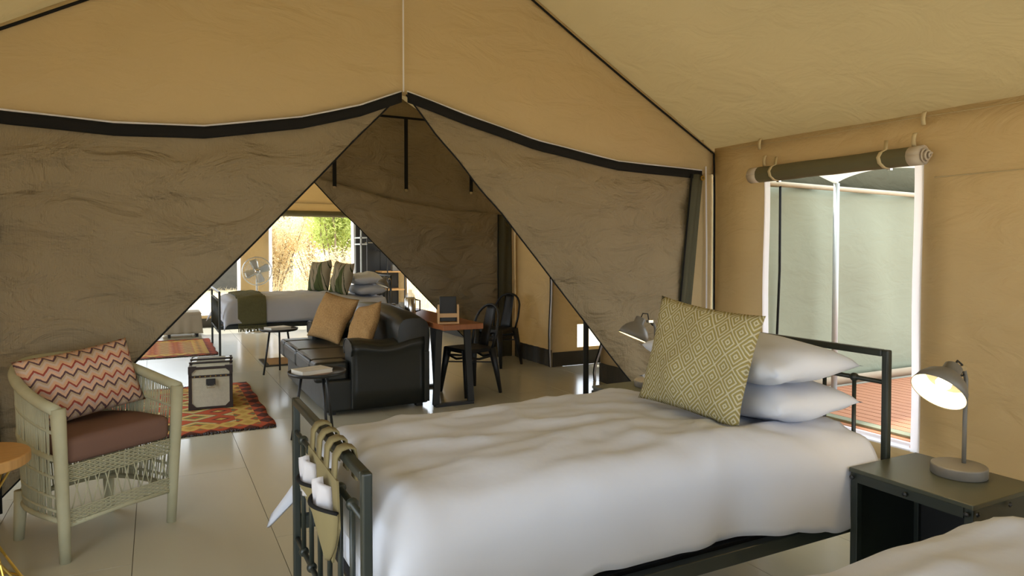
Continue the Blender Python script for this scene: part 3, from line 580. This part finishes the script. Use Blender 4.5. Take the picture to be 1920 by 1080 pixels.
lamp((2.60, 3.24, .60), -14, 'grey desk lamp shining behind the pillows against the curtain')
lamp((2.92, 9.40, .60), 10, 'unlit grey desk lamp in front of the pillows of the far bed', 24, False)

# ================================================================ wicker armchair
ch = thing('wicker_armchair', 'sage green woven wicker tub chair with brown seat pad', 'armchair', (-.30, 4.005, 0), 35)
def railp(t):      # t 0..1 from the left front post round the back to the right front post
    a = PI * (1 - t); c, k = math.cos(a), max(0, math.sin(a)); return Vector((.305 * math.copysign(abs(c) ** .7, c), -.26 + .60 * k ** .75, .70 + .15 * k ** .9))
def lowp(t):
    a = PI * (1 - t); c, k = math.cos(a), max(0, math.sin(a)); return Vector((.275 * math.copysign(abs(c) ** .55, c), -.245 + .50 * k ** .6, .19))
for x in (-1, 1):
    MB().tube([(x * .295, -.262, .705), (x * .285, -.258, .45), (x * .272, -.25, .2), (x * .265, -.245, 0)], .030, 12, r2=.023).build('leg', 'wicker', ch, True)
    MB().tube([(x * .215, .205, .24), (x * .225, .215, 0)], .03, 12, r2=.022).build('leg', 'wicker', ch, True)
MB().tube([railp(i / 40) for i in range(41)], .025, 12).build('arm_rail', 'wicker', ch, True)
MB().tube([lowp(i / 40) for i in range(41)], .014, 8).build('lower_rail', 'wicker', ch, True)
st = MB(); rnd = random.Random(2)
for i in range(170):
    t0 = (i + .5) / 170; a = railp(t0); b = lowp(min(1, max(0, t0 + rnd.uniform(-.006, .006)))); m_ = a.lerp(b, .5) + Vector((0, 0, 0)); m_ *= 1.0
    st.tube([a, m_ + Vector((rnd.uniform(-.004, .004), rnd.uniform(-.004, .004), 0)), b], .0041, 4)
st.build('woven_strands', 'wicker', ch, True)['kind'] = 'stuff'
for fz in (.22, .45, .62, .8, .92):
    MB().tube([railp(i / 30).lerp(lowp(i / 30), fz) for i in range(31)], .0075 if fz != .45 else .014, 6).build('weave_band', 'wicker', ch, True)
ap = MB()
for z0, z1, nn in ((.365, .435, 9), (.17, .235, 9)):
    for k in range(nn):
        z = lerp(z0, z1, k / (nn - 1)); ap.tube([(lerp(-.27, .27, i / 24), -.252 + .005 * (1 if (i + k) % 2 else -1), z) for i in range(25)], .0042, 4)
for i in range(22):
    x = lerp(-.25, .25, i / 21); ap.tube([(x, -.252, .37), (x + (.035 if i % 2 else -.035), -.252, .23)], .0032, 4)
    ap.tube([(x, -.252, .37), (x, -.252, .435)], .0032, 4); ap.tube([(x, -.252, .17), (x, -.252, .235)], .0032, 4)
ap.build('front_apron', 'wicker', ch, True)['kind'] = 'stuff'
MB().tube([(-.27, -.245, .165), (0, -.25, .175), (.27, -.245, .165)], .012, 8).build('front_rail', 'wicker', ch, True)
pad = [(lerp(-.262, .262, i / 8), -.258) for i in range(9)] + [(.262 * math.cos(a), -.06 + .30 * math.sin(a)) for a in [i * PI / 14 for i in range(15)]]
MB().prism(pad, .437, .56, 2).build('seat_pad', 'brown', ch, True, bevel=.035)
pillow('scatter_cushion', 'oblong zigzag-striped cushion leaning in the wicker armchair', 'cushion', 'zig', .54, .35, .15, (-.335, 4.065, .745), (-20, -7, 28), None, .05, 9)

# round stool table at the frame edge
rt = thing('side_table', 'round honey wood side table with crossed brass wire legs', 'side table', (-.70, 3.47, 0))
MB().lathe([(.001, .53), (.222, .53), (.226, .535), (.226, .57), (.222, .575), (.001, .575)], 48).build('top', 'wood', rt, bevel=.002)
for i in range(8):
    a = 2 * PI * i / 8; 
    for sg in (1, -1): MB().tube([(.17 * math.cos(a), .17 * math.sin(a), .53), (.2 * math.cos(a + sg * 2.2), .2 * math.sin(a + sg * 2.2), .008)], .005, 6).build('wire_leg', 'gold', rt)
MB().tube([(.2 * math.cos(i * PI / 16), .2 * math.sin(i * PI / 16), .007) for i in range(32)], .006, 6, True).build('foot_ring', 'gold', rt, True)

# ================================================================ rugs, trunk, mats
def rug(loc, hx, hy, m, label, fr_dark=True):
    t = thing('kilim_rug', label, 'rug', loc, 0, 'kilim rugs')
    MB().grid(lambda u, v: (lerp(-hx, hx, u) + .008 * math.sin(v * 23), lerp(-hy, hy, v) + .008 * math.sin(u * 19), .008 + .003 * fn((u * 4, v * 4, 0), 1.5)), 30, 30).build('woven_field', m, t, True, solid=.008)
    fr = MB(); rnd = random.Random(3)
    for i in range(150):
        x = lerp(-hx, hx, (i + .5) / 150)
        for s in (-1, 1): fr.tube([(x, s * (hy - .01), .01), (x + rnd.uniform(-.01, .01), s * (hy + rnd.uniform(.02, .04)), .005)], .0045, 4)
    fr.build('fringe', 'trim', t)['kind'] = 'stuff'; return t
rug((.08, 6.70, 0), .76, 1.0, 'rug1', 'red and gold diamond kilim rug under the linen trunk')
rug((-.05, 10.82, 0), .78, .9, 'rug2', 'orange zigzag kilim rug beside the far bed')
tr = thing('storage_trunk', 'linen-covered storage trunk with dark leather corners and straps', 'trunk', (.24, 6.545, .014), -5)
TW, TD, TH = .355, .62, .375
MB().box((.006, .006, .006), (TW - .006, TD - .006, TH - .09)).build('body', 'trunk', tr)
MB().box((.006, .006, TH - .085), (TW - .006, TD - .006, TH - .006)).build('lid', 'trunk', tr)
e = .026
for x in (0, TW - e):
    for y in (0, TD - e): MB().box((x, y, 0), (x + e, y + e, TH)).build('edge_binding', 'trim', tr, bevel=.003)
for z in (0, TH - e, TH - .098):
    for y in (0, TD - e): MB().box((0, y, z), (TW, y + e, z + e * .8)).build('edge_binding', 'trim', tr, bevel=.003)
    for x in (0, TW - e): MB().box((x, 0, z), (x + e, TD, z + e * .8)).build('edge_binding', 'trim', tr, bevel=.003)
for x, sx in ((-.002, 1), (TW + .002, -1)):
    for z, sz in ((-.002, 1), (TH + .002, -1)):
        MB().prism([(x, z), (x + sx * .065, z), (x + sx * .065, z + sz * .02), (x + sx * .02, z + sz * .065), (x, z + sz * .065)], -.003, .03, 1).build('corner_cap', 'trim', tr)
for y in (.2, .40):
    MB().box((-.004, y, TH - .004), (TW + .004, y + .03, TH + .010)).build('lid_rib', 'trim', tr, bevel=.003)
    for x in (.02, TW - .06): MB().box((x, y - .005, TH + .008), (x + .04, y + .035, TH + .018)).build('rib_clip', 'chrome', tr, bevel=.003)
MB().box((TW / 2 - .038, -.012, .205), (TW / 2 + .038, 0, .265)).build('handle_plate', 'black', tr, bevel=.004)
MB().tube([(TW / 2 - .03, -.014, .215), (TW / 2 - .03, -.022, .190), (TW / 2 + .03, -.022, .190), (TW / 2 + .03, -.014, .215)], .004, 6).build('handle', 'chrome', tr)
for i in range(7): MB().lathe([(.006, 0), (.004, .004), (.001, .005)], 8, (.05 + i * .042, -.001, TH - .088), Matrix.Rotation(R(90), 4, 'X')).build('stud', 'gold', tr)
dm_ = thing('door_mat', 'coir door mat with black border lying near the far bed', 'door mat', (1.15, 8.62, 0))
MB().box((0, 0, 0), (.8, .62, .01)).build('border', 'black', dm_, bevel=.003); MB().box((.06, .06, .008), (.74, .56, .016)).build('coir_pile', 'coir', dm_)
ot = thing('skirted_stool', 'low stool under a loose linen slipcover beyond the orange zigzag rug', 'stool', (.38, 12.3, 0))
def skirt(u, v):
    a = 2 * PI * u; k = max(abs(math.cos(a)), abs(math.sin(a))); r_ = .27 / k * .96; q = 1 + .05 * v * math.sin(a * 13) + .06 * v
    return (math.cos(a) * r_ * q, math.sin(a) * r_ * q, lerp(.37, .06, v))
MB().grid(skirt, 80, 8).build('slipcover_skirt', 'slip', ot, True, solid=.004); MB().box((-.265, -.265, .33), (.265, .265, .40)).build('cushion_top', 'slip', ot, bevel=.03)
for x in (-.2, .2):
    for y in (-.2, .2): MB().box((x - .02, y - .02, 0), (x + .02, y + .02, .33)).build('leg', 'black', ot)

# ================================================================ sofa
sf = thing('leather_sofa', 'black leather two-seat sofa with rolled arms and a high curved back', 'sofa', (1.2, 5.79, 0))
SL = 1.90
MB().box((.05, .03, .03), (.97, SL - .03, .30)).build('base', 'leather', sf, bevel=.02)
def armprof(s=1): return [(0, .05), (.24, .05), (.24, .50), (.27, .54), (.27, .58), (.235, .62), (.16, .635), (.07, .625), (0, .60), (-.015, .56), (0, .5)]
for y0, mir in ((0, 1), (SL, -1)):
    n = 14; P_ = armprof()
    mb = MB()
    def f(u, v):
        k = v * (len(P_)); i = int(k) % len(P_); j = (i + 1) % len(P_); q = k - int(k); a = lerp(P_[i][0], P_[j][0], q); z = lerp(P_[i][1], P_[j][1], q)
        x = lerp(.28, .92, u); z = z - (.028 * math.sin(PI * min(1, max(0, (u - .15) / .6))) + .0) * (1 if z > .45 else 0) + (.03 * (u > .7) * (u - .7) / .3 if z > .45 else 0)
        return (x, y0 + mir * a, z)
    mb.grid(f, n, len(P_) * 3)
    arm = mb.build('arm', 'leather', sf, True, solid=.004)
    MB().prism([(y0 + mir * a, z) for a, z in P_], .268, .29, 0).build('arm_front', 'leather', arm, bevel=.008)
    MB().tube([(.268, y0 + mir * a, z) for a, z in P_[2:]], .007, 6).build('piping', 'leather', arm, True)
    MB().box((.29, min(y0, y0 + mir * .012), .05), (.97, max(y0, y0 + mir * .012), .5)).build('side_panel', 'leather', arm, bevel=.004)
for i in range(2):
    y0 = .05 + i * .9; a, b = (y0 + .22 if i == 0 else y0), (y0 + .9 if i == 0 else y0 + .68)
    c_ = MB().box((-.03, a, .28), (.75, b, .455)).build('seat_cushion', 'leather', sf, bevel=.045)
    MB().tube([(-.02, a + .02, .452), (-.02, b - .02, .452)], .006, 6).build('piping', 'leather', c_, True)
    MB().box((-.03, .06 if i == 0 else b, .28), (.26, a if i == 0 else SL - .06, .455)).build('seat_front_return', 'leather', c_, bevel=.03)
def bk(u, v):   # back, a closed loop swept along y
    y = lerp(.02, SL - .02, u); a = 2 * PI * v; h = .80 + .06 * math.sin(PI * u) ** .7; ca, sa = math.cos(a), math.sin(a)
    ex = abs(ca) ** .6 * (1 if ca > 0 else -1); ez = abs(sa) ** .6 * (1 if sa > 0 else -1)
    x = .825 + .165 * ex + .03 * (1 - ez) * (ex < 0) - .02 * (1 - ez) * (ex > 0); return (x, y, lerp(.25, h, (ez + 1) / 2))
bko = MB().grid(bk, 24, 28).build('back', 'leather', sf, True)
for y in (.02, SL - .02): MB().prism([tuple([bk(0, k / 28)[0], bk(0, k / 28)[2]]) for k in range(28)], y - .012, y + .012, 1).build('back_end', 'leather', bko, True, bevel=.008)
for x in (.12, .9):
    for y in (.1, SL - .1): MB().box((x - .03, y - .03, 0), (x + .03, y + .03, .04)).build('foot', 'black', sf)
pillow('scatter_cushion', 'large mustard tweed cushion leaning at the far end of the sofa', 'cushion', 'tan_weave', .54, .50, .16, (1.61, 7.12, .705), (-26, 6, -66), 'mustard cushions on the sofa', .06, 11)
pillow('scatter_cushion', 'mustard tweed cushion tucked behind the near sofa arm', 'cushion', 'tan_weave', .46, .44, .15, (1.725, 6.36, .69), (-24, -10, -76), 'mustard cushions on the sofa', .06, 12)

# side tables with trays
def tray_table(loc, label, rz=0):
    t = thing('tray_table', label, 'side table', loc, rz, 'black tray tables')
    MB().lathe([(.001, .485), (.195, .485), (.205, .49), (.212, .512), (.206, .512), (.198, .497), (.001, .495)], 40).build('tray', 'black', t, True)
    MB().lathe([(.001, .4955), (.196, .4965)], 40).build('tray_lining', 'redwood', t)
    for k in range(3):
        a = 2 * PI * k / 3 + .5; MB().tube([(.11 * math.cos(a), .11 * math.sin(a), .487), (.185 * math.cos(a), .185 * math.sin(a), 0)], .011, 8).build('leg', 'black', t, True)
    return t
tray_table((1.055, 5.18, 0), 'round black tray table in front of the sofa near arm', 12); tray_table((1.235, 8.14, 0), 'round black tray table beyond the far end of the sofa', 50)
for (x, y, a, lb) in ((1.02, 5.19, 18, 'pale paperback book lying on the tray table by the near sofa arm'), (1.22, 8.13, 20, 'pale magazine lying on the tray table beyond the sofa')):
    b_ = thing('book', lb, 'book', (x, y, .497), a, 'books on the tray tables')
    MB().box((-.12, -.085, .0), (.12, .085, .028)).build('pages', 'paper', b_); MB().box((-.122, -.088, .028), (.122, .088, .032)).build('cover', 'cover', b_); MB().box((-.122, -.088, -.0005), (.122, .088, .0025)).build('back_cover', 'cover', b_)

# ================================================================ dining table and chairs
dt = thing('dining_table', 'narrow red hardwood table with black trapezoid steel legs behind the sofa', 'table', (2.21, 5.56, 0))
mb = MB(); n = 16; DL = 1.75
ed = [(0 + .012 * fn((i, 0, 0), .7), DL * i / n) for i in range(n + 1)] + [(.385 + .02 * fn((i, 5, 0), .6), DL * i / n) for i in range(n, -1, -1)]
mb.prism(ed, .70, .75, 2); mb.build('top', 'redwood', dt, bevel=.006)
for y in (.18, 1.05):
    for sg in (0, 1): MB().bar((.03 + .27 * sg, y, .70), (.0 + .34 * sg, y, .02), .06, .028).build('leg', 'black', dt)
    MB().box((-.012, y - .03, 0), (.36, y + .03, .026)).build('floor_bar', 'black', dt, bevel=.003); MB().box((.05, y - .03, .69), (.33, y + .03, .705)).build('top_plate', 'black', dt)
def tolix(loc, rz, label):
    t = thing('metal_chair', label, 'chair', loc, rz, 'black metal dining chairs')   # front -y
    MB().prism([(-.175, -.18), (.175, -.18), (.185, -.165), (.165, .165), (.15, .18), (-.15, .18), (-.165, .165), (-.185, -.165)], .41, .452, 2).build('seat', 'black', t, bevel=.008)
    for sx in (-1, 1):
        for sy in (-1, 1):
            a = (sx * .155, sy * .155, .44); b = (sx * .215, sy * (.20 if sy < 0 else .215), 0)
            MB().tube([a, (lerp(a[0], b[0], .5), lerp(a[1], b[1], .5), .24), b], .042, 8, r2=.016).build('leg', 'black', t, True)
    for sx in (-1, 1): MB().tube([(sx * .175, -.165, .42), (sx * .16, -.13, .365), (sx * .155, 0, .345), (sx * .16, .13, .365), (sx * .175, .165, .42)], .012, 6).build('side_arch', 'black', t, True)
    for sy in (-1, 1): MB().tube([(-.165, sy * .175, .42), (-.12, sy * .165, .37), (0, sy * .16, .345), (.12, sy * .165, .37), (.165, sy * .175, .42)], .012, 6).build('apron_arch', 'black', t, True)
    MB().tube([(-.18, -.19, .3), (.18, .2, .3)], .007, 6).build('cross_brace', 'black', t); MB().tube([(.18, -.19, .3), (-.18, .2, .3)], .007, 6).build('cross_brace', 'black', t)
    hp = [(-.165, .15, .44), (-.185, .185, .58)] + [(-.185 * math.cos(a), .185 + .065 * math.sin(a) + .02, .68 + .175 * math.sin(a)) for a in [k * PI / 12 for k in range(13)]] + [(.185, .185, .58), (.165, .15, .44)]
    MB().tube(hp, .0125, 8).build('back_hoop', 'black', t, True)
    MB().grid(lambda u, v: (lerp(-.075, .075, u) * (1 - .15 * v), lerp(.165, .268, v) + .012 * math.sin(PI * u), lerp(.44, .852, v)), 6, 8).build('back_splat', 'black', t, True, solid=.004)
    return t
tolix((2.74, 6.19, 0), -78, 'black metal cafe chair pushed up to the dining table'); tolix((3.68, 7.50, 0), -64, 'black metal cafe chair standing against the canvas wall')
# things on the table
tb = thing('menu_stand', 'wooden stand holding a dark tablet on the dining table', 'stand', (2.32, 5.72, .75), -18); tb.scale = (1.25, 1.25, 1.2)
for x in (-.075, .063): MB().prism([(-.05, 0), (.05, 0), (.05, .02), (-.01, .14), (-.035, .14)], x, x + .012, 0).build('side', 'palewood', tb)
MB().box((-.075, -.05, 0), (.075, .05, .01)).build('base', 'palewood', tb); MB().box((-.063, -.04, .045), (.063, -.032, .075)).build('front_rail', 'palewood', tb)
o = MB().box((-.075, -.006, 0), (.075, .006, .205)).build('tablet', 'black', None, bevel=.005); o.location = (2.32, 5.715, .765); o.scale = (1.0, 1, 1.1); o.rotation_euler = (R(-12), 0, R(-18)); tag(o, 'dark tablet propped in the wooden stand on the table', 'tablet')
th = thing('vacuum_flask', 'polished steel flask with clear stopper on the dining table', 'flask', (2.275, 6.62, .75))
MB().lathe([(.001, 0), (.055, 0), (.056, .01), (.056, .16), (.045, .175)], 28).build('body', 'chrome', th, True); MB().lathe([(.045, .172), (.047, .19), (.03, .215), (.018, .225), (.02, .25), (.001, .252)], 24).build('stopper', 'glass', th, True)
MB().tube([(.056, 0, .15), (.1, -.01, .14), (.1, -.01, .04), (.056, 0, .03)], .008, 8).build('handle', 'trim', th, True)
tg = None
for i, (x, y) in enumerate(((2.25, 6.74), (2.26, 6.83), (2.33, 6.80))):
    if tg is None:
        o = MB().lathe([(.001, 0), (.032, 0), (.036, .11), (.034, .11), (.030, .006), (.001, .006)], 20).build('drinking_glass', 'glass', None, True); tg = o
    else: o = tg.copy(); C.objects.link(o)
    o.location = (x, y, .75); tag(o, 'clear drinking glass beside the steel flask on the table', 'glass', 'glasses on the table')

# ================================================================ far room
fanT = thing('pedestal_fan', 'chrome pedestal fan standing beyond the far bed', 'fan', (1.53, 12.35, 0))
mt = Matrix.Translation((0, 0, 1.03)) @ Matrix.Rotation(R(-7), 4, 'Z') @ Matrix.Rotation(R(90), 4, 'X')
MB().lathe([(.2, 0), (.2, .015), (.03, .04), (.02, .05)], 28).build('base', 'alu', fanT, True); MB().tube([(0, .05, .03), (0, .05, .98)], .014, 10).build('pole', 'alu', fanT, True)
gd = MB()
for r_, z in ((.238, 0), (.232, .05), (.18, .085), (.12, .098), (.232, -.05), (.16, -.08)): gd.tube([mt @ Vector((r_ * math.cos(k * PI / 20), r_ * math.sin(k * PI / 20), z)) for k in range(40)], .007 if z == 0 else .002, 5, True)
for k in range(40):
    a = 2 * PI * k / 40; c, s = math.cos(a), math.sin(a); gd.tube([mt @ Vector((r_ * c, r_ * s, z)) for r_, z in ((.05, .1), (.12, .098), (.18, .085), (.232, .05), (.238, 0), (.232, -.05), (.16, -.08), (.06, -.085))], .0014, 4)
gd.build('wire_guard', 'alu', fanT)
for k in range(4):
    a = 2 * PI * k / 4 + .35
    def blade(u, v):
        r_ = lerp(.04, .205, u); wv = lerp(.045, .075, u) * (v - .5) * 2 * (1 - .3 * max(0, u - .8) * 5); p = Vector((r_ * math.cos(a) - wv * math.sin(a), r_ * math.sin(a) + wv * math.cos(a), .03 * (v - .5))); return mt @ p
    MB().grid(blade, 8, 4).build('blade', 'alu', fanT, True, solid=.002)
MB().lathe([(.001, .107), (.045, .105), (.048, .09), (.03, .05), (.06, -.02), (.06, -.14), (.03, -.17), (.001, -.17)], 24, mtx=mt).build('motor_hub', 'chrome', fanT, True)
wd = thing('wardrobe', 'open black wardrobe frame with wooden shelves beside the end window', 'wardrobe', (3.36, 12.55, 0))
for x in (0, .12, .5, .84):
    for y in (0, .42): MB().box((x, y, 0), (x + .022, y + .022, 1.95)).build('post', 'black' if x else 'pole', wd)
MB().box((0, .43, .05), (.86, .445, 1.95)).build('back_panel', 'black', wd); MB().box((0, 0, 1.93), (.86, .44, 1.96)).build('top', 'black', wd)
for z, x0, x1, m in ((1.60, 0, .13, 'pole'), (1.48, 0, .13, 'pole'), (.96, .40, .86, 'wood'), (.62, .40, .86, 'wood'), (.25, 0, .86, 'black')): MB().box((x0, 0, z), (x1, .42, z + .025)).build('shelf', m, wd)
MB().tube([(.14, .22, 1.52), (.84, .22, 1.52)], .01, 8).build('hanging_rail', 'chrome', wd)
for i in range(6):
    h = thing('coat_hanger', 'wire coat hanger on the rail of the open wardrobe', 'hanger', (3.36 + .36 + i * .035, 12.77, 1.515), 0, 'hangers in the wardrobe')
    MB().tube([(0, 0, .0), (.0, .015, .012), (0, .0, .02), (0, 0, -.06), (0, -.19, -.15), (0, .19, -.15), (0, 0, -.06)], .005, 5).build('wire', 'chrome', h)
rd = thing('radio', 'small grey radio on the upper wooden shelf of the wardrobe', 'radio', (3.98, 12.60, .985))
MB().box((0, 0, 0), (.2, .1, .12)).build('case', 'lampgrey', rd, bevel=.008); MB().lathe([(.035, 0), (.035, .006), (.001, .006)], 18, (.13, 0, .06), Matrix.Rotation(R(90), 4, 'X')).build('speaker', 'black', rd)
